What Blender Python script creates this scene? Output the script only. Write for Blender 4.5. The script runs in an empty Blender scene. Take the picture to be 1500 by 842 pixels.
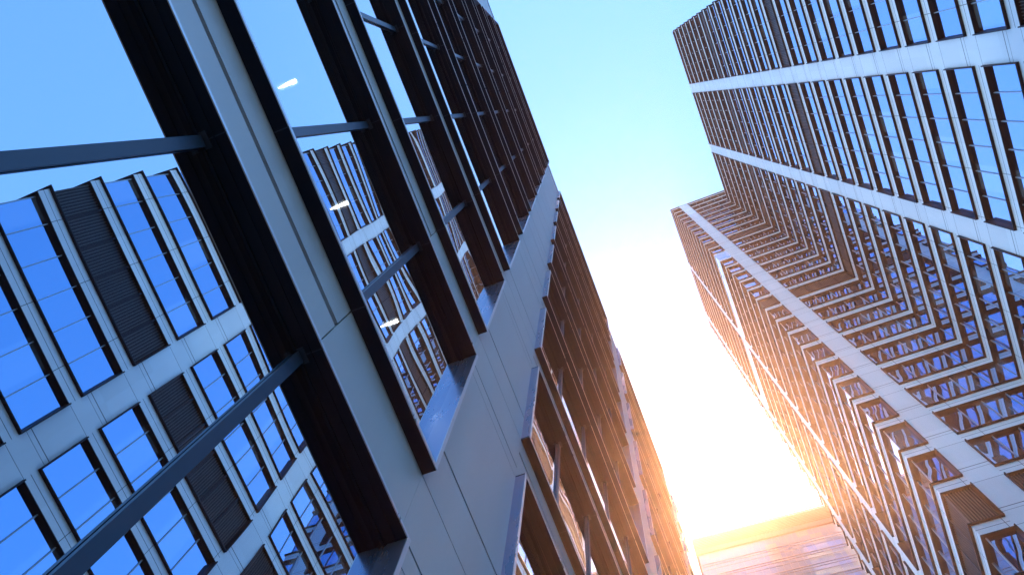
import bpy, math, random
from mathutils import Matrix, Vector
random.seed(7)
scene = bpy.context.scene
col = scene.collection

# ------------------------------------------------------------------ camera
CAM_H = 1.6
cd = bpy.data.cameras.new("camera")
cam = bpy.data.objects.new("camera", cd)
col.objects.link(cam)
W2C = ((.93075, .35851, .07200), (-.33512, .91507, -.22437), (-.14632, .18470, .97184))  # rows: right, down, forward
rt, dn, fw = (Vector(r) for r in W2C)
m3 = Matrix((rt, -dn, -fw)).transposed()
cam.matrix_world = Matrix.Translation((0, 0, CAM_H)) @ m3.to_4x4()
cd.sensor_fit = 'HORIZONTAL'
cd.sensor_width = 36.0
cd.lens = 36.0 * 1159.52 / 1500.0
cd.clip_start = 0.05
cd.clip_end = 3000
scene.camera = cam

# ------------------------------------------------------------------ light
SUN_DIR = Vector((-0.022, 0.575, 1.0)).normalized()      # towards the sun
elev = math.asin(SUN_DIR.z)
azim = math.atan2(SUN_DIR.x, SUN_DIR.y)                   # from +Y towards +X
world = bpy.data.worlds.new("World")
scene.world = world
world.use_nodes = True
wn = world.node_tree
wn.nodes.clear()
sky = wn.nodes.new('ShaderNodeTexSky')
sky.sky_type = 'NISHITA'
sky.sun_disc = False
sky.sun_elevation = elev
sky.sun_rotation = azim
sky.air_density = 1.0
sky.dust_density = 0.2
sky.ozone_density = 2.0
bg = wn.nodes.new('ShaderNodeBackground')
bg.inputs['Strength'].default_value = 0.135
wo = wn.nodes.new('ShaderNodeOutputWorld')
wn.links.new(sky.outputs[0], bg.inputs['Color'])
wn.links.new(bg.outputs[0], wo.inputs['Surface'])
sl = bpy.data.lights.new("sun", 'SUN')
sl.energy = 3.4
sl.angle = math.radians(0.5)
sl.color = (1.0, 0.54, 0.25)
so = bpy.data.objects.new("sun", sl)
so.rotation_euler = (-SUN_DIR).to_track_quat('-Z', 'Y').to_euler()
col.objects.link(so)
scene.view_settings.view_transform = 'Standard'
scene.view_settings.look = 'None'
scene.view_settings.gamma = 1.0
scene.view_settings.use_white_balance = True
scene.view_settings.white_balance_temperature = 5300
scene.view_settings.white_balance_tint = -2
scene.view_settings.exposure = 1.9
scene.cycles.max_bounces = 8
scene.cycles.glossy_bounces = 5
scene.cycles.transparent_max_bounces = 12
scene.cycles.volume_bounces = 0
scene.cycles.use_denoising = True
scene.cycles.sample_clamp_indirect = 8

# ------------------------------------------------------------------ materials
class NT:
    def __init__(s, name):
        s.m = bpy.data.materials.new(name)
        s.m.use_nodes = True
        s.t = s.m.node_tree
        s.t.nodes.clear()
        s.out = s.n('ShaderNodeOutputMaterial')
    def n(s, typ, **kw):
        nd = s.t.nodes.new(typ)
        for k, v in kw.items():
            if k.startswith('i_'):
                nd.inputs[k[2:].replace('_', ' ')].default_value = v
            else:
                setattr(nd, k, v)
        return nd
    def l(s, a, b):
        s.t.links.new(a, b)
    def math(s, op, a, b=None, c=None):
        nd = s.n('ShaderNodeMath', operation=op)
        for i, v in enumerate((a, b, c)):
            if v is None: continue
            if isinstance(v, (int, float)): nd.inputs[i].default_value = v
            else: s.l(v, nd.inputs[i])
        return nd.outputs[0]

def metal(name, colr, rough=.45, metallic=.6, vary=.12, bump=.0, scale=3.0, spec=.5):
    t = NT(name)
    p = t.n('ShaderNodeBsdfPrincipled')
    p.inputs['Metallic'].default_value = metallic
    p.inputs['Specular IOR Level'].default_value = spec
    tc = t.n('ShaderNodeTexCoord')
    mp = t.n('ShaderNodeMapping'); mp.inputs['Scale'].default_value = (1, 1, .25)
    t.l(tc.outputs['Object'], mp.inputs['Vector'])
    nz = t.n('ShaderNodeTexNoise', i_Scale=scale, i_Detail=5.0, i_Roughness=.6)
    t.l(mp.outputs[0], nz.inputs['Vector'])
    v = t.math('MULTIPLY_ADD', nz.outputs[0], vary * 2, 1 - vary)
    mx = t.n('ShaderNodeVectorMath', operation='SCALE')
    mx.inputs[0].default_value = colr
    t.l(v, mx.inputs['Scale'])
    t.l(mx.outputs[0], p.inputs['Base Color'])
    r = t.math('MULTIPLY_ADD', nz.outputs[0], .25, rough - .12)
    t.l(r, p.inputs['Roughness'])
    if bump:
        b = t.n('ShaderNodeBump', i_Strength=bump, i_Distance=.01)
        n2 = t.n('ShaderNodeTexNoise', i_Scale=1.2, i_Detail=2.0)
        t.l(tc.outputs['Object'], n2.inputs['Vector'])
        t.l(n2.outputs[0], b.inputs['Height'])
        t.l(b.outputs[0], p.inputs['Normal'])
    t.l(p.outputs[0], t.out.inputs['Surface'])
    return t.m

def cladding(name, colr, z0, pitch, joints, rough=.5, metallic=.0, wx=0.0, width=.028, spec=.5):
    """flat panels with dark joints at heights z0 + n*pitch + j; each panel a slightly different tone."""
    t = NT(name)
    p = t.n('ShaderNodeBsdfPrincipled')
    p.inputs['Metallic'].default_value = metallic
    p.inputs['Specular IOR Level'].default_value = spec
    g = t.n('ShaderNodeNewGeometry')
    sp = t.n('ShaderNodeSeparateXYZ')
    t.l(g.outputs['Position'], sp.inputs[0])
    ph = t.math('MODULO', t.math('ADD', sp.outputs[2], 100 * pitch - z0), pitch)
    mask = None
    for j, w in joints:
        d = t.math('ABSOLUTE', t.math('SUBTRACT', ph, j))
        s = t.math('LESS_THAN', d, width * w)
        mask = s if mask is None else t.math('MAXIMUM', mask, s)
    if wx:
        q = t.math('MODULO', t.math('ADD', t.math('ADD', sp.outputs[0], sp.outputs[1]), 1000 * wx), wx)
        s = t.math('LESS_THAN', t.math('ABSOLUTE', t.math('SUBTRACT', q, wx * .5)), width * .6)
        mask = t.math('MAXIMUM', mask, s)
    # panel tone
    cz = t.math('FLOOR', t.math('DIVIDE', t.math('ADD', sp.outputs[2], 100 * pitch - z0), pitch * .5))
    cy = t.math('FLOOR', t.math('DIVIDE', t.math('ADD', sp.outputs[0], sp.outputs[1]), wx or 3.1))
    cb = t.n('ShaderNodeCombineXYZ')
    t.l(cz, cb.inputs[0]); t.l(cy, cb.inputs[1])
    wnz = t.n('ShaderNodeTexWhiteNoise', noise_dimensions='3D')
    t.l(cb.outputs[0], wnz.inputs['Vector'])
    nz = t.n('ShaderNodeTexNoise', i_Scale=1.3, i_Detail=6.0, i_Roughness=.65)
    mp = t.n('ShaderNodeMapping'); mp.inputs['Scale'].default_value = (1.5, 1.5, .3)
    t.l(g.outputs['Position'], mp.inputs['Vector']); t.l(mp.outputs[0], nz.inputs['Vector'])
    v = t.math('MULTIPLY_ADD', wnz.outputs[0], .10, .90)
    v = t.math('MULTIPLY', v, t.math('MULTIPLY_ADD', nz.outputs[0], .16, .92))
    v = t.math('MULTIPLY', v, t.math('MULTIPLY_ADD', mask, -.85, 1.0))
    mx = t.n('ShaderNodeVectorMath', operation='SCALE')
    mx.inputs[0].default_value = colr
    t.l(v, mx.inputs['Scale'])
    t.l(mx.outputs[0], p.inputs['Base Color'])
    t.l(t.math('MULTIPLY_ADD', nz.outputs[0], .2, rough - .1), p.inputs['Roughness'])
    t.l(p.outputs[0], t.out.inputs['Surface'])
    return t.m

def glass(name, tint, base, refl, wave=.02, wscale=.45, rough=.0, see=0.0, cell=(1.5, 4.12), tilt=.003, calm=.15, off=(0.0, 0.0)):
    """coated facade glass: a mirror-like coat over a dark interior (see = share that looks inside).
    The coat loses its tint at grazing angles; every pane sits at a slightly different angle."""
    t = NT(name)
    gl = t.n('ShaderNodeBsdfGlossy')
    gl.inputs['Roughness'].default_value = rough
    lw = t.n('ShaderNodeLayerWeight', i_Blend=.5)
    fz = t.math('POWER', lw.outputs['Facing'], 5.0)
    cm = t.n('ShaderNodeMix', data_type='RGBA')
    cm.inputs[6].default_value = (*tint, 1); cm.inputs[7].default_value = (1, 1, 1, 1)
    t.l(fz, cm.inputs[0]); t.l(cm.outputs[2], gl.inputs['Color'])
    df = t.n('ShaderNodeBsdfDiffuse')
    df.inputs['Color'].default_value = (*base, 1)
    under = df.outputs[0]
    blind = t.n('ShaderNodeMix', data_type='RGBA')
    blind.inputs[6].default_value = (*base, 1); blind.inputs[7].default_value = (.30, .31, .31, 1)
    t.l(blind.outputs[2], df.inputs['Color'])
    if see:
        tr = t.n('ShaderNodeBsdfTransparent')
        tr.inputs['Color'].default_value = (see, see, see, 1)
        ad = t.n('ShaderNodeMixShader'); ad.inputs[0].default_value = .9
        t.l(df.outputs[0], ad.inputs[1]); t.l(tr.outputs[0], ad.inputs[2])
        under = ad.outputs[0]
    fac = t.math('MINIMUM', t.math('MULTIPLY_ADD', fz, 1.0 - refl, refl), 1.0)
    mx = t.n('ShaderNodeMixShader')
    t.l(fac, mx.inputs[0]); t.l(under, mx.inputs[1]); t.l(gl.outputs[0], mx.inputs[2])
    g = t.n('ShaderNodeNewGeometry')
    nz = t.n('ShaderNodeTexNoise', i_Scale=wscale, i_Detail=1.0)
    t.l(g.outputs['Position'], nz.inputs['Vector'])
    sn = t.n('ShaderNodeSeparateXYZ'); t.l(g.outputs['True Normal'], sn.inputs[0])
    b = t.n('ShaderNodeBump', i_Distance=wave)
    t.l(t.math('MINIMUM', t.math('ADD', t.math('ABSOLUTE', sn.outputs[1]), calm), 1.0), b.inputs['Strength'])
    t.l(nz.outputs[0], b.inputs['Height'])
    sp = t.n('ShaderNodeSeparateXYZ'); t.l(g.outputs['Position'], sp.inputs[0])
    cb = t.n('ShaderNodeCombineXYZ')
    t.l(t.math('FLOOR', t.math('DIVIDE', t.math('ADD', t.math('ADD', sp.outputs[0], sp.outputs[1]), off[0]), cell[0])), cb.inputs[0])
    t.l(t.math('FLOOR', t.math('DIVIDE', t.math('ADD', sp.outputs[2], off[1]), cell[1])), cb.inputs[1])
    w = t.n('ShaderNodeTexWhiteNoise', noise_dimensions='3D'); t.l(cb.outputs[0], w.inputs['Vector'])
    t.l(t.math('MULTIPLY', t.math('GREATER_THAN', w.outputs['Value'], .78), 0.0 if see else 1.0), blind.inputs[0])
    sub = t.n('ShaderNodeVectorMath', operation='SUBTRACT'); sub.inputs[1].default_value = (.5, .5, .5)
    t.l(w.outputs['Color'], sub.inputs[0])
    ma = t.n('ShaderNodeVectorMath', operation='SCALE'); ma.inputs['Scale'].default_value = tilt
    t.l(sub.outputs[0], ma.inputs[0])
    ad2 = t.n('ShaderNodeVectorMath', operation='ADD'); t.l(b.outputs[0], ad2.inputs[0]); t.l(ma.outputs[0], ad2.inputs[1])
    nm = t.n('ShaderNodeVectorMath', operation='NORMALIZE'); t.l(ad2.outputs[0], nm.inputs[0])
    t.l(nm.outputs[0], gl.inputs['Normal'])
    res = mx.outputs[0]
    if see:
        t2 = t.n('ShaderNodeBsdfTransparent')
        m2 = t.n('ShaderNodeMixShader')
        t.l(g.outputs['Backfacing'], m2.inputs[0]); t.l(res, m2.inputs[1]); t.l(t2.outputs[0], m2.inputs[2])
        res = m2.outputs[0]
    t.l(res, t.out.inputs['Surface'])
    return t.m

def lamp_mat(name, colr, s):
    t = NT(name)
    e = t.n('ShaderNodeEmission', i_Strength=s)
    e.inputs['Color'].default_value = (*colr, 1)
    t.l(e.outputs[0], t.out.inputs['Surface'])
    return t.m

def rough_mat(name, c1, c2, scale, rough=.9, bump=.3):
    t = NT(name)
    p = t.n('ShaderNodeBsdfPrincipled')
    p.inputs['Roughness'].default_value = rough
    tc = t.n('ShaderNodeTexCoord')
    nz = t.n('ShaderNodeTexNoise', i_Scale=scale, i_Detail=8.0, i_Roughness=.7)
    t.l(tc.outputs['Object'], nz.inputs['Vector'])
    mx = t.n('ShaderNodeMix', data_type='RGBA')
    t.l(nz.outputs[0], mx.inputs[0])
    mx.inputs[6].default_value = (*c1, 1); mx.inputs[7].default_value = (*c2, 1)
    t.l(mx.outputs[2], p.inputs['Base Color'])
    b = t.n('ShaderNodeBump', i_Strength=bump, i_Distance=.02)
    t.l(nz.outputs[0], b.inputs['Height']); t.l(b.outputs[0], p.inputs['Normal'])
    t.l(p.outputs[0], t.out.inputs['Surface'])
    return t.m

# ------------------------------------------------------------------ mesh helpers
class MB:
    def __init__(s):
        s.v, s.f, s.mi, s.mats = [], [], [], []
        s.cur = 0
    def mat(s, m):
        if m not in s.mats: s.mats.append(m)
        s.cur = s.mats.index(m)
        return s
    def box(s, x0, x1, y0, y1, z0, z1):
        n = len(s.v)
        s.v += [(x0, y0, z0), (x1, y0, z0), (x1, y1, z0), (x0, y1, z0), (x0, y0, z1), (x1, y0, z1), (x1, y1, z1), (x0, y1, z1)]
        for q in ((0, 3, 2, 1), (4, 5, 6, 7), (0, 1, 5, 4), (1, 2, 6, 5), (2, 3, 7, 6), (3, 0, 4, 7)):
            s.f.append(tuple(n + i for i in q)); s.mi.append(s.cur)
        return s
    def sweep(s, path, prof):
        """prof: closed polygon of (outward offset, z), extruded along a plan polyline with mitred corners.
        outward is the left of the walking direction."""
        P = [Vector(p) for p in path]
        k = len(P); np_ = len(prof)
        dirs = [(P[i + 1] - P[i]).normalized() for i in range(k - 1)]
        nor = [Vector((-d.y, d.x)) for d in dirs]
        rings = []
        for i in range(k):
            if i == 0: nn = nor[0]
            elif i == k - 1: nn = nor[-1]
            else:
                a, b = nor[i - 1], nor[i]
                nn = (a + b) / (1 + a.dot(b))
            r = []
            for (o, z) in prof:
                r.append(len(s.v)); s.v.append((P[i].x + nn.x * o, P[i].y + nn.y * o, z))
            rings.append(r)
        for i in range(k - 1):
            for j in range(np_):
                j2 = (j + 1) % np_
                s.f.append((rings[i][j], rings[i][j2], rings[i + 1][j2], rings[i + 1][j])); s.mi.append(s.cur)
        s.f.append(tuple(rings[0][::-1])); s.mi.append(s.cur)
        s.f.append(tuple(rings[-1])); s.mi.append(s.cur)
        return s
    def rect(s, path, o0, o1, z0, z1):
        return s.sweep(path, [(o0, z0), (o0, z1), (o1, z1), (o1, z0)])
    def post(s, p, n, w, o0, o1, z0, z1):
        """upright standing on the plan path at p (outward n), w wide, from offset o0 to o1."""
        t = Vector((-n.y, n.x)) * (w / 2)
        c = [p + n * o0 - t, p + n * o1 - t, p + n * o1 + t, p + n * o0 + t]
        b = len(s.v)
        s.v += [(q.x, q.y, z0) for q in c] + [(q.x, q.y, z1) for q in c]
        for q in ((0, 3, 2, 1), (4, 5, 6, 7), (0, 1, 5, 4), (1, 2, 6, 5), (2, 3, 7, 6), (3, 0, 4, 7)):
            s.f.append(tuple(b + i for i in q)); s.mi.append(s.cur)
        return s
    def mesh(s, name):
        me = bpy.data.meshes.new(name)
        me.from_pydata(s.v, [], s.f)
        for m in s.mats: me.materials.append(m)
        me.polygons.foreach_set('material_index', s.mi)
        import bmesh
        bm = bmesh.new(); bm.from_mesh(me)
        bmesh.ops.recalc_face_normals(bm, faces=bm.faces)
        bm.to_mesh(me); bm.free()
        return me

def obj(name, data, parent=None, z=0.0):
    o = bpy.data.objects.new(name, data.mesh(name) if isinstance(data, MB) else data)
    col.objects.link(o)
    o.location.z = z
    if parent: o.parent = parent
    return o
def thing(name, label, cat, loc=(0, 0, 0), group=None):
    o = bpy.data.objects.new(name, None)
    col.objects.link(o); o.location = loc
    o['label'] = label; o['category'] = cat
    if group: o['group'] = group
    return o
def struct(o, kind='structure'):
    o['kind'] = kind
    return o
def along(path, inset, step=None, count=None):
    """points spaced along each segment of a path (inner division points), with outward normals."""
    out = []
    P = [Vector(p) for p in path]
    for a, b in zip(P, P[1:]):
        d = (b - a); L = d.length; d.normalize(); n = Vector((-d.y, d.x))
        k = max(1, round(L / step))
        out.append([(a + d * (L * i / k), n) for i in range(1, k)])
    return out

# ================================================================== MATERIALS
M_white = cladding("pale_cladding", (.72, .74, .76), CAM_H + 47.11, 4.12, ((0.0, 1.0), (1.25, .5), (1.55, 1.0)), rough=.5)
M_spand = cladding("pale_spandrel", (.72, .74, .76), CAM_H + 47.11, 4.12, ((0.42, .7),), rough=.42, wx=3.0)
M_bronze = metal("dark_bronze_metal", (.006, .009, .018), rough=.5, metallic=.0, spec=.15)
M_fin = metal("grey_fin_metal", (.30, .33, .36), rough=.4, metallic=.5)
M_tglass = glass("tower_glass", (.38, .56, .90), (.012, .02, .035), .76, wave=.016, wscale=.5)
M_louvre = metal("dark_louvre_metal", (.06, .06, .06), rough=.55, metallic=.3)
M_roofm = rough_mat("roof_membrane", (.16, .16, .16), (.24, .24, .24), 3)
M_core = rough_mat("dark_interior", (.02, .022, .026), (.03, .03, .035), 1)
M_panel = metal("grey_aluminium_panel", (.40, .45, .48), rough=.5, metallic=.3, vary=.16, bump=.25, scale=2.2)
M_dark = metal("dark_window_metal", (.002, .010, .028), rough=.45, metallic=.0, vary=.2, spec=.15)
M_lip = metal("frame_edge_metal", (.50, .56, .62), rough=.3, metallic=.6)
M_jamb = metal("jamb_metal", (.26, .30, .44), rough=.28, metallic=.85, vary=.03, scale=2)
M_mull = metal("mullion_metal", (.025, .05, .09), rough=.4, metallic=.3)
M_oglass = glass("office_glass", (.66, .78, .90), (.01, .014, .02), .80, wave=.007, wscale=.55, see=.55, cell=(1.462, 4.052), tilt=.005, calm=1.0, off=(-.105 + 1.462, -2.85))
M_ceil = rough_mat("ceiling_tile", (.25, .25, .26), (.3, .3, .3), 2)

# ================================================================== GROUND
gm = rough_mat("asphalt", (.035, .036, .04), (.05, .05, .052), 12)
pm = rough_mat("paving_stone", (.03, .033, .04), (.05, .054, .06), 5)
lm = rough_mat("road_paint", (.75, .75, .73), (.82, .82, .80), 4)
gp = rough_mat("ground_paving", (.03, .034, .04), (.05, .054, .06), .6)
struct(obj("ground", MB().mat(gp).box(-900, 900, -900, 900, -.3, -.02)))
struct(obj("road", MB().mat(gm).box(1.2, 7.6, -300, 95, -.018, .0)))
struct(obj("pavement", MB().mat(pm).box(-2.1, 1.0, -300, 95, -.016, .12)))
struct(obj("pavement", MB().mat(pm).box(7.8, 11.0, -300, 95, -.016, .12)))
struct(obj("kerb", MB().mat(pm).box(1.003, 1.2, -300, 95, -.016, .125)))
struct(obj("kerb", MB().mat(pm).box(7.6, 7.797, -300, 95, -.016, .125)))
rmk = MB().mat(lm)
for i in range(60):
    rmk.box(4.35, 4.47, -200 + i * 5, -198 + i * 5, .003, .006)
struct(obj("road_marking", rmk))

# ================================================================== RIGHT TOWER
S0, PIT, SH = CAM_H + 47.11, 4.12, .83
def Sz(n): return S0 + PIT * n
X1, XW = 20.0, 11.01
Y0, YN, YE = -5.0, 25.13, 49.5
NLOW, NTOP, NWING = -7, 22, 25
ZMAIN, ZWING = CAM_H + 141.0, CAM_H + 152.0
tower = thing("office_tower", "tall pale tower with stacked dark window ribbons and a stepped inner corner", "tower", (30, 22, 0))
def tpart(name, data, parent=None, z=0.0):
    o = obj(name, data, parent or tower, z)
    if parent is None: o.location = (-30, -22, z)
    return o
full = [(44, Y0), (X1, Y0), (X1, YN), (XW, YN), (XW, YE), (44, YE)]
wing = [(44, YN), (XW, YN), (XW, YE), (44, YE)]
B = {
    0: [(26, Y0), (X1, Y0), (X1, 4.07)],
    1: [(X1, 5.63), (X1, 14.72)],
    2: [(X1, 16.27), (X1, YN), (14.23, YN)],
    3: [(12.60, YN), (XW, YN), (XW, 35.9)],
    4: [(XW, 37.3), (XW, 46.2)],
    5: [(XW, 48.0), (XW, YE), (17, YE)],
    6: [(24, YN), (14.23, YN)],
}
# piers, a hair proud of the spandrels
piers = [([(44, Y0), (26, Y0)], ZMAIN), ([(X1, 4.07), (X1, 5.63)], ZMAIN), ([(X1, 14.72), (X1, 16.27)], ZMAIN),
         ([(14.23, YN), (12.60, YN)], ZWING), ([(XW, 35.9), (XW, 37.3)], ZWING), ([(XW, 46.2), (XW, 48.0)], ZWING), ([(17, YE), (44, YE)], ZWING)]
for p, zt in piers:
    tpart("pier", MB().mat(M_white).rect(p, -.47, .004, .0, zt))
# spandrel bands
for n in range(NLOW, NWING + 1):
    path = full if n <= NTOP else wing
    tpart("spandrel", MB().mat(M_spand).rect(path, -.46, 0, Sz(n), Sz(n) + SH))
tpart("base_wall", MB().mat(M_white).rect(full, -.46, .0, -.01, Sz(NLOW) - .003))
# dark core and rear walls
core = MB().mat(M_core)
core.box(X1 + .5, 44, Y0 + .5, YN + 5, 0, ZMAIN - .3)
tpart("core", core)
tpart("core", MB().mat(M_core).box(XW + .5, 44.0, YN + .5, YE - .5, 0, ZWING - .3))
tpart("rear_wall", MB().mat(M_white).box(44.003, 44.5, Y0, YE, 0, ZMAIN))
# roof caps
tpart("parapet", MB().mat(M_spand).rect(full[:3], -.46, .02, ZMAIN - .16, ZMAIN))
tpart("parapet", MB().mat(M_bronze).rect([(44, YN)] + wing[1:], -.46, .03, ZWING - .18, ZWING))
tpart("roof", MB().mat(M_roofm).box(X1 + .47, 44, Y0 + .47, YN + 3, ZMAIN - .5, ZMAIN - .25))
tpart("roof", MB().mat(M_roofm).box(XW + .47, 44, YN + .47, YE - .47, ZWING - .5, ZWING - .25))

GO = -.20    # glass offset
def ring(mb, path, z0, z1, prot=.15):
    """window surround: sill, head, jambs and closing boards"""
    mb.mat(M_bronze)
    mb.rect(path, GO, prot, z0 + .002, z0 + .07)                    # sill
    mb.rect(path, GO, .012, z1 - .05, z1 - .002)                    # head
    P = [Vector(p) for p in path]
    for a, b, s in ((P[0], P[1], 1), (P[-1], P[-2], -1)):
        d = (b - a).normalized()
        n = Vector((-d.y, d.x)) * s
        mb.post(a + d * .032, n, .06, GO, prot, z0 + .071, z1 - .051)
def pane(mb, path, z0, z1):
    mb.mat(M_tglass).rect(path, GO - .03, GO, z0, z1)
def fins(mb, path, z0, z1, depth=.06):
    mb.mat(M_fin)
    for seg in along(path, 0, step=1.5):
        for p, n in seg:
            mb.post(p, n, .05, GO + .002, GO + depth, z0 + .071, z1 - .051)
    P = [Vector(p) for p in path]                                      # corner posts
    for i in range(1, len(P) - 1):
        a = (P[i] - P[i - 1]).normalized(); b = (P[i + 1] - P[i]).normalized()
        na, nb = Vector((-a.y, a.x)), Vector((-b.y, b.x))
        c = P[i] + (na + nb) * GO
        mb.post(c, na, .06, -.02, .04, z0 + .071, z1 - .051)
def slats(mb, path, z0, z1):
    mb.mat(M_louvre)
    for seg in along(path, 0, step=.15):
        for p, n in seg:
            mb.post(p, n, .04, GO + .002, GO + .06, z0 + .071, z1 - .051)
    mb.mat(M_bronze)
    mb.rect(path, GO - .03, GO, z0, z1)
    for seg in along(path, 0, step=1.5):
        for p, n in seg:
            mb.post(p, n, .09, GO + .14, GO + .16, z0 + .071, z1 - .051)

LOUV = {-3, 7, 15}
floors = {0: (-6, 21), 1: (-6, 21), 2: (-6, 21), 3: (-4, 24), 4: (-3, 24), 5: (2, 24), 6: (22, 24)}
stuff_mb = MB()
cache = {}
for b, (n0, n1) in floors.items():
    path = B[b]
    for n in range(n0, n1 + 1):
        z0, z1 = Sz(n) + SH, Sz(n + 1)
        if n == 13 and b in (3, 4):       # one storey glazed flush with the cladding
            wobj = tpart("flush_window", MB().mat(M_tglass).rect(path, -.06, .006, z0 + .003, z1 - .003))
            fm = MB().mat(M_fin)
            for seg in along(path, 0, step=3.0):
                for p, nn in seg:
                    fm.post(p, nn, .05, .008, .04, z0, z1)
            obj("mullion", fm, wobj)
            continue
        if n in LOUV:
            key = ('L', b)
            if key not in cache:
                r = MB(); ring(r, path, 0, PIT - SH)
                s = MB(); slats(s, path, 0, PIT - SH)
                cache[key] = (r.mesh("louvre_frame"), s.mesh("slats"))
            w = tpart("louvre", cache[key][0], None, z0)
            obj("slats", cache[key][1], w)
            continue
        if n <= 12:
            key = ('W', b)
            if key not in cache:
                r = MB(); ring(r, path, 0, PIT - SH)
                g = MB(); pane(g, path, 0, PIT - SH)
                s = MB(); fins(s, path, 0, PIT - SH)
                cache[key] = (r.mesh("window_frame"), g.mesh("pane"), s.mesh("mullion"))
            w = tpart("window", cache[key][0], None, z0)
            obj("pane", cache[key][1], w)
            obj("mullion", cache[key][2], w)
        else:
            ring(stuff_mb, path, z0, z1); pane(stuff_mb, path, z0, z1); fins(stuff_mb, path, z0, z1)
# top storey of the main block, up to the parapet
for b in (0, 1, 2):
    path = B[b] if b < 2 else [(X1, 16.27), (X1, YN)]
    z0, z1 = Sz(22) + SH, ZMAIN - .16
    ring(stuff_mb, path, z0, z1); pane(stuff_mb, path, z0, z1); fins(stuff_mb, path, z0, z1)
for b in (3, 4, 5, 6):
    z0, z1 = Sz(25) + SH, ZWING - .18
    if z1 - z0 > .3:
        ring(stuff_mb, B[b], z0, z1); pane(stuff_mb, B[b], z0, z1); fins(stuff_mb, B[b], z0, z1)
sw = tpart("upper_window", stuff_mb)
sw['kind'] = 'stuff'

# ================================================================== LEFT OFFICE BUILDING
A = 2.01
def zl(v): return CAM_H + v * A
XF = -A                       # outermost plane of the window surrounds
XP = -1.065 * A               # face of the wall panels
XG = -1.095 * A               # glass
XB = -18.0
YS, YEND = -7.3 * A, 11.5 * A
ZR = zl(20.58)
office = thing("office_building", "grey panelled office block with deep dark metal window boxes, close beside the viewer", "office building", (-10, 5, 0))
def opart(name, data, parent=None, z=0.0):
    o = obj(name, data, parent or office, z)
    if parent is None: o.location = (10, -5, z)
    return o
def hd(k): return zl(2.381 + 2.016 * k)
def sl_(k): return zl(2.930 + 2.016 * (k - 1))     # underside of the sill of storey k
banks = [(-6.9, -3.27), (-2.49, 1.16), (1.94, 5.59), (6.43, 10.23)]
gaps = [(-7.3, -6.9), (-3.27, -2.49), (1.16, 1.94), (5.59, 6.43), (10.23, 10.98)]
K0, K1 = 0, 9
# piers: full height, with real open joints
def pier_profile(z0, z1):
    cuts = []
    for k in range(-1, 11):
        s, h = sl_(k), hd(k)
        cuts += [(s, .006), (s + .38 * A, .020), (h, .006), (h + .13 * A, .014)]
    cuts = sorted(c for c in cuts if z0 + .1 < c[0] < z1 - .1)
    pr = [(-.2, z0), (-.2, z1), (0, z1)]
    for z, w in reversed(cuts):
        pr += [(0, z + w), (-.03, z + w), (-.03, z - w), (0, z - w)]
    pr += [(0, z0)]
    return pr
pp = pier_profile(0, ZR)
for a, b in gaps:
    opart("pier", MB().mat(M_panel).sweep([(XP, b * A), (XP, a * A)], pp))
# spandrel panels between storeys
for k in range(K0, K1):
    z0, z1 = hd(k), sl_(k + 1)
    mb_z0, mb_z1 = z0 + .002, z1 + .045
    for bi, (a, b) in enumerate(banks + [(10.98, 11.5)]):
        step = .728
        nmod = max(1, round((b - a) / step))
        sm = MB().mat(M_panel)
        cut = b - (b - a) / nmod
        g = zl(2.381 + 2.016 * k + .352)
        prof = [(-.2, mb_z0), (-.2, mb_z1), (0, mb_z1), (0, g + .036), (-.05, g + .036), (-.05, g - .036), (0, g - .036), (0, mb_z0)]
        if nmod > 1:
            sm.sweep([(XP, (cut - .003) * A), (XP, (a + .001) * A)], prof)
            sm.rect([(XP, (b - .001) * A), (XP, (cut + .003) * A)], -.2, 0, mb_z0, mb_z1)
            sm.rect([(XP, (b - .001) * A), (XP, (a + .001) * A)], -.22, -.201, mb_z0, mb_z1)
        else:
            sm.rect([(XB, b * A), (XP, b * A), (XP, (a + .001) * A)], -.2, -.0, mb_z0, mb_z1)
        opart("spandrel", sm)
# window boxes
PR = -XP + XF                 # 0.12 beyond the panels
GD = XG - XP                  # glass offset from the panels (negative)
def owin(k, path, nmod, z0, z1):
    """surround of one ribbon, in the panel-plane offset system"""
    th = .045
    r = MB().mat(M_dark)
    r.rect(path, GD - .05, PR - .008, z0, z0 + th)
    r.rect(path, GD - .05, PR - .008, z1, z1 + th * .7)
    P = [Vector(p) for p in path]
    for a, b, s in ((P[0], P[1], 1), (P[-1], P[-2], -1)):
        d = (b - a).normalized(); n = Vector((-d.y, d.x)) * s
        r.mat(M_jamb).post(a + d * .0225, n, .045, GD - .05, PR - .008, z0 + th + .001, z1 - .001)
    # thin bright edge strip on the front of the box
    r.mat(M_lip)
    r.rect(path, PR - .0075, PR, z0, z0 + th)
    r.rect(path, PR - .0075, PR, z1, z1 + th * .7)
    for a, b, s in ((P[0], P[1], 1), (P[-1], P[-2], -1)):
        d = (b - a).normalized(); n = Vector((-d.y, d.x)) * s
        r.post(a + d * .0225, n, .045, PR - .0075, PR, z0 + th + .001, z1 - .001)
    # inner frame round the glass, with a rebate
    r.mat(M_dark)
    r.rect(path, GD + .001, GD + .03, z0 + th + .001, z0 + th + .05)
    r.rect(path, GD + .001, GD + .022, z1 - .016, z1 - .001)
    r.rect(path, GD + .10, GD + .108, z1 - .008, z1 - .001)
    return r
def opane(path, z0, z1):
    return MB().mat(M_oglass).rect(path, GD - .02, GD, z0 + .05, z1 - .001)
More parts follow.
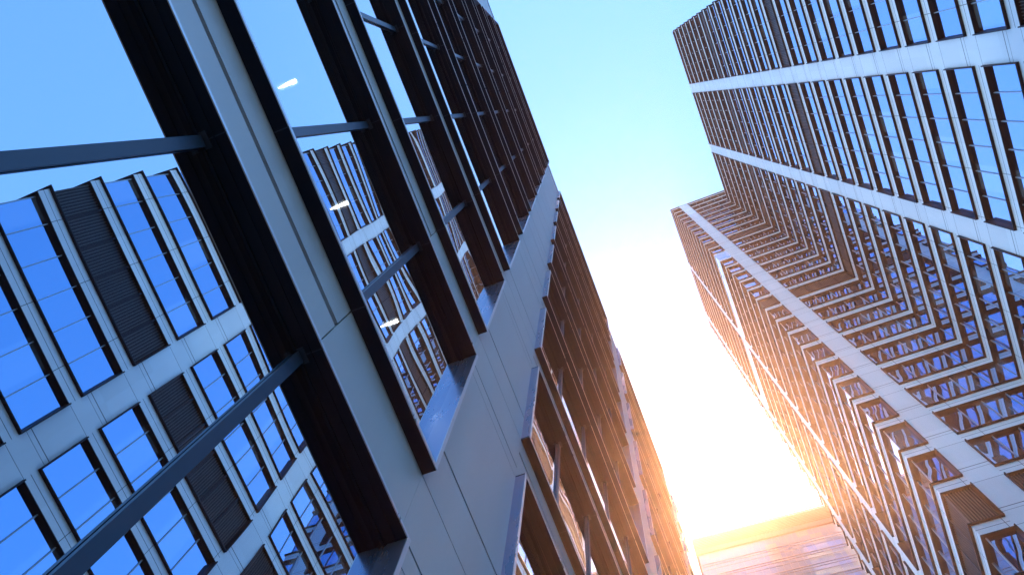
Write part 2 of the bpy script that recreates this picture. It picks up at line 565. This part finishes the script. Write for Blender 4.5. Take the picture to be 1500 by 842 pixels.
def omull(path, nmod, z0, z1):
    m = MB().mat(M_mull)
    P = [Vector(p) for p in path]
    a, b = P[0], P[-1]
    d = (b - a).normalized(); n = Vector((-d.y, d.x)); L = (b - a).length
    for i in range(1, nmod):
        p = a + d * (L * i / nmod)
        m.post(p, n, .078, GD + .007, GD + .034, z0 + .046, z1 - .001)
        m.post(p, n, .050, GD + .001, GD + .007, z0 + .046, z1 - .001)
        m.post(p, n, .11, GD + .003, GD + .07, z1 - .009, z1 - .0015)
        m.post(p, n, .11, GD + .003, GD + .07, z0 + .0465, z0 + .054)
        m.post(p, n, .007, GD + .06, PR - .004, z1 - .004, z1 - .001)
        m.post(p, n, .008, .005, PR - .004, z0 - .004, z0 - .001)
    return m
ocache = {}
for k in range(K0, K1 + 1):
    z0, z1 = sl_(k), hd(k)
    for bi, (a, b) in enumerate(banks):
        path = [(XP, b * A), (XP, a * A)]
        nmod = 5
        if bi not in ocache:
            ocache[bi] = (owin(0, path, nmod, 0, z1 - z0).mesh("window_surround"), opane(path, 0, z1 - z0).mesh("pane"), omull(path, nmod, 0, z1 - z0).mesh("mullion"))
        w = opart("window", ocache[bi][0], None, z0)
        obj("pane", ocache[bi][1], w)
        obj("mullion", ocache[bi][2], w)
    path = [(-1.065 * A - 5.0, YEND), (XP, YEND), (XP, 10.98 * A)]
    if 'c' not in ocache:
        ocache['c'] = (owin(0, path, 1, 0, z1 - z0).mesh("window_surround"), opane(path, 0, z1 - z0).mesh("pane"))
    w = opart("window", ocache['c'][0], None, z0)
    obj("pane", ocache['c'][1], w)
# floors, ceilings, rear walls
for k in range(K0, K1 + 1):
    zc = hd(k) + .03
    opart("ceiling", MB().mat(M_ceil).box(XB + .4, XG - .06, YS + .3, YEND - .45, zc, zc + .45))
opart("core", MB().mat(M_core).box(XB + .3, -9.0, YS + .4, YEND - .6, 0, ZR - .4))
opart("base_wall", MB().mat(M_panel).rect([(XB, YEND), (XP, YEND), (XP, YS), (XB, YS)], -.25, -.001, 0, sl_(K0) + .02))
opart("end_wall", MB().mat(M_panel).box(XB, XP, YS - .3, YS - .002, 0, ZR))
opart("end_wall", MB().mat(M_panel).rect([(XB, YEND), (XP - 5.0, YEND)], -.3, -.003, 0, ZR))
opart("rear_wall", MB().mat(M_panel).box(XB - .3, XB - .002, YS, YEND, 0, ZR))
opart("roof", MB().mat(M_roofm).box(XB, XP - .3, YS, YEND - .3, ZR - .3, ZR - .1))
opart("coping", MB().mat(M_dark).rect([(XB, YEND), (XP, YEND), (XP, YS - .3)], -.3, .03, ZR + .002, ZR + .06))

# ceiling lights seen through the glass of the second storey
M_lamp = lamp_mat("lamp_glow", (1.0, .90, .75), 14.0)
M_lampbody = metal("lamp_housing", (.5, .5, .5))
for i, (yy, lab) in enumerate(((-.66, "small lit ceiling spotlight behind the glass, highest in the photo of the row of three"),
                               (.055, "small lit ceiling spotlight behind the glass, middle of the row of three"),
                               (.79, "small lit ceiling spotlight behind the glass, lowest in the photo of the row of three"))):
    zc = hd(1) + .03
    t = thing("ceiling_light", lab, "ceiling light", (-1.415 * A, yy * A, zc), "ceiling lights inside the office block")
    h = MB().mat(M_lampbody)
    h.box(-.12, .12, -.045, .045, -.03, -.002)
    obj("housing", h, t)
    l_ = MB().mat(M_lamp)
    for zq in (-.045, -.031):
        l_.v += [(.11, -.022, zq), (.115, .0, zq), (.11, .022, zq), (.0, .018, zq), (-.11, .004, zq), (-.11, -.004, zq), (.0, -.018, zq)]
    l_.f += [tuple(range(6, -1, -1)), tuple(range(7, 14))] + [(q, (q + 1) % 7, (q + 1) % 7 + 7, q + 7) for q in range(7)]
    l_.mi += [0] * 9
    obj("lamp", l_, t)

# ================================================================== FAR GLASS TOWER
ft = thing("glass_tower", "pale hazy glass tower with a dark louvred crown, at the end of the street", "tower", (0, 0, 0))
FY = 60.0
def fpart(name, mb, parent=None):
    return obj(name, mb, parent or ft)
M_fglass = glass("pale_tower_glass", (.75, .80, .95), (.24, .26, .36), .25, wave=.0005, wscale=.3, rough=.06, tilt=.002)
M_fline = metal("tower_grid_metal", (.25, .22, .24), rough=.5)
M_fband = metal("crown_metal", (.16, .11, .10), rough=.6, metallic=.1)
x0, x1 = 0.0, 45.0
fpath = [(x0, 26), (x0, 0), (x1, 0), (x1, 26)]
fpath = [(x1, 26), (x1, 0), (x0, 0), (x0, 26)]
# walking x1 -> x0 along y=0 : outward = -y
ZT = CAM_H + 1.655 * FY
def zf(r): return CAM_H + r * FY
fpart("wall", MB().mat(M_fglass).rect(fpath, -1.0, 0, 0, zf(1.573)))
fpart("crown", MB().mat(M_fband).rect(fpath, -1.0, .25, zf(1.573) + .003, zf(1.635)))
rail = MB().mat(M_fline)
rail.rect(fpath, -.1, .05, ZT - .15, ZT)
rail.rect(fpath, -.1, .05, zf(1.645), zf(1.645) + .1)
for seg in along(fpath, 0, step=1.4):
    for p, n in seg:
        rail.post(p, n, .06, -.09, .04, zf(1.635), ZT - .15)
fpart("roof_screen", rail)
grid = MB().mat(M_fline)
for seg in along(fpath, 0, step=.86):
    for p, n in seg:
        grid.post(p, n, .04, .002, .03, 30, zf(1.573) - .2)
z = zf(1.573) - 2.3
i = 0
while z > 30:
    grid.rect(fpath, .001, .05 if i % 2 == 0 else .03, z, z + (.14 if i % 2 == 0 else .06))
    if i % 2 == 0: grid.rect(fpath, .001, .045, z - .48, z - .40)
    z -= 1.24 if i % 2 == 0 else 1.34
    i += 1
fpart("curtain_grid", grid)
lv = MB().mat(M_louvre)
for j in range(9):
    zz = zf(1.590) + j * .35
    lv.rect(fpath, .251, .33, zz, zz + .10)
fpart("crown_louvre", lv)
fpart("roof", MB().mat(M_roofm).box(x0 + 1, x1 - 1, 1, 25.5, zf(1.62), zf(1.62) + .3))
ft.location = (-.0700 * FY, FY * .998, 0)
ft.rotation_euler = (0, 0, math.radians(3.0))

# ================================================================== ADDED GLARE HAZE
hz = MB().box(-905, 905, -905, 905, -1.3, 155.5)  # haze volume added to imitate orange lens glare round the sun
t = NT("glare_haze_air")
pv = t.n('ShaderNodeVolumePrincipled')
pv.inputs['Color'].default_value = (1.0, .66, .50, 1)  # orange of the glare put into the scattering colour
pv.inputs["Density"].default_value = .00046
pv.inputs['Anisotropy'].default_value = .87
t.l(pv.outputs[0], t.out.inputs['Volume'])
ho = struct(obj("glare_haze", hz.mat(t.m)), 'stuff')
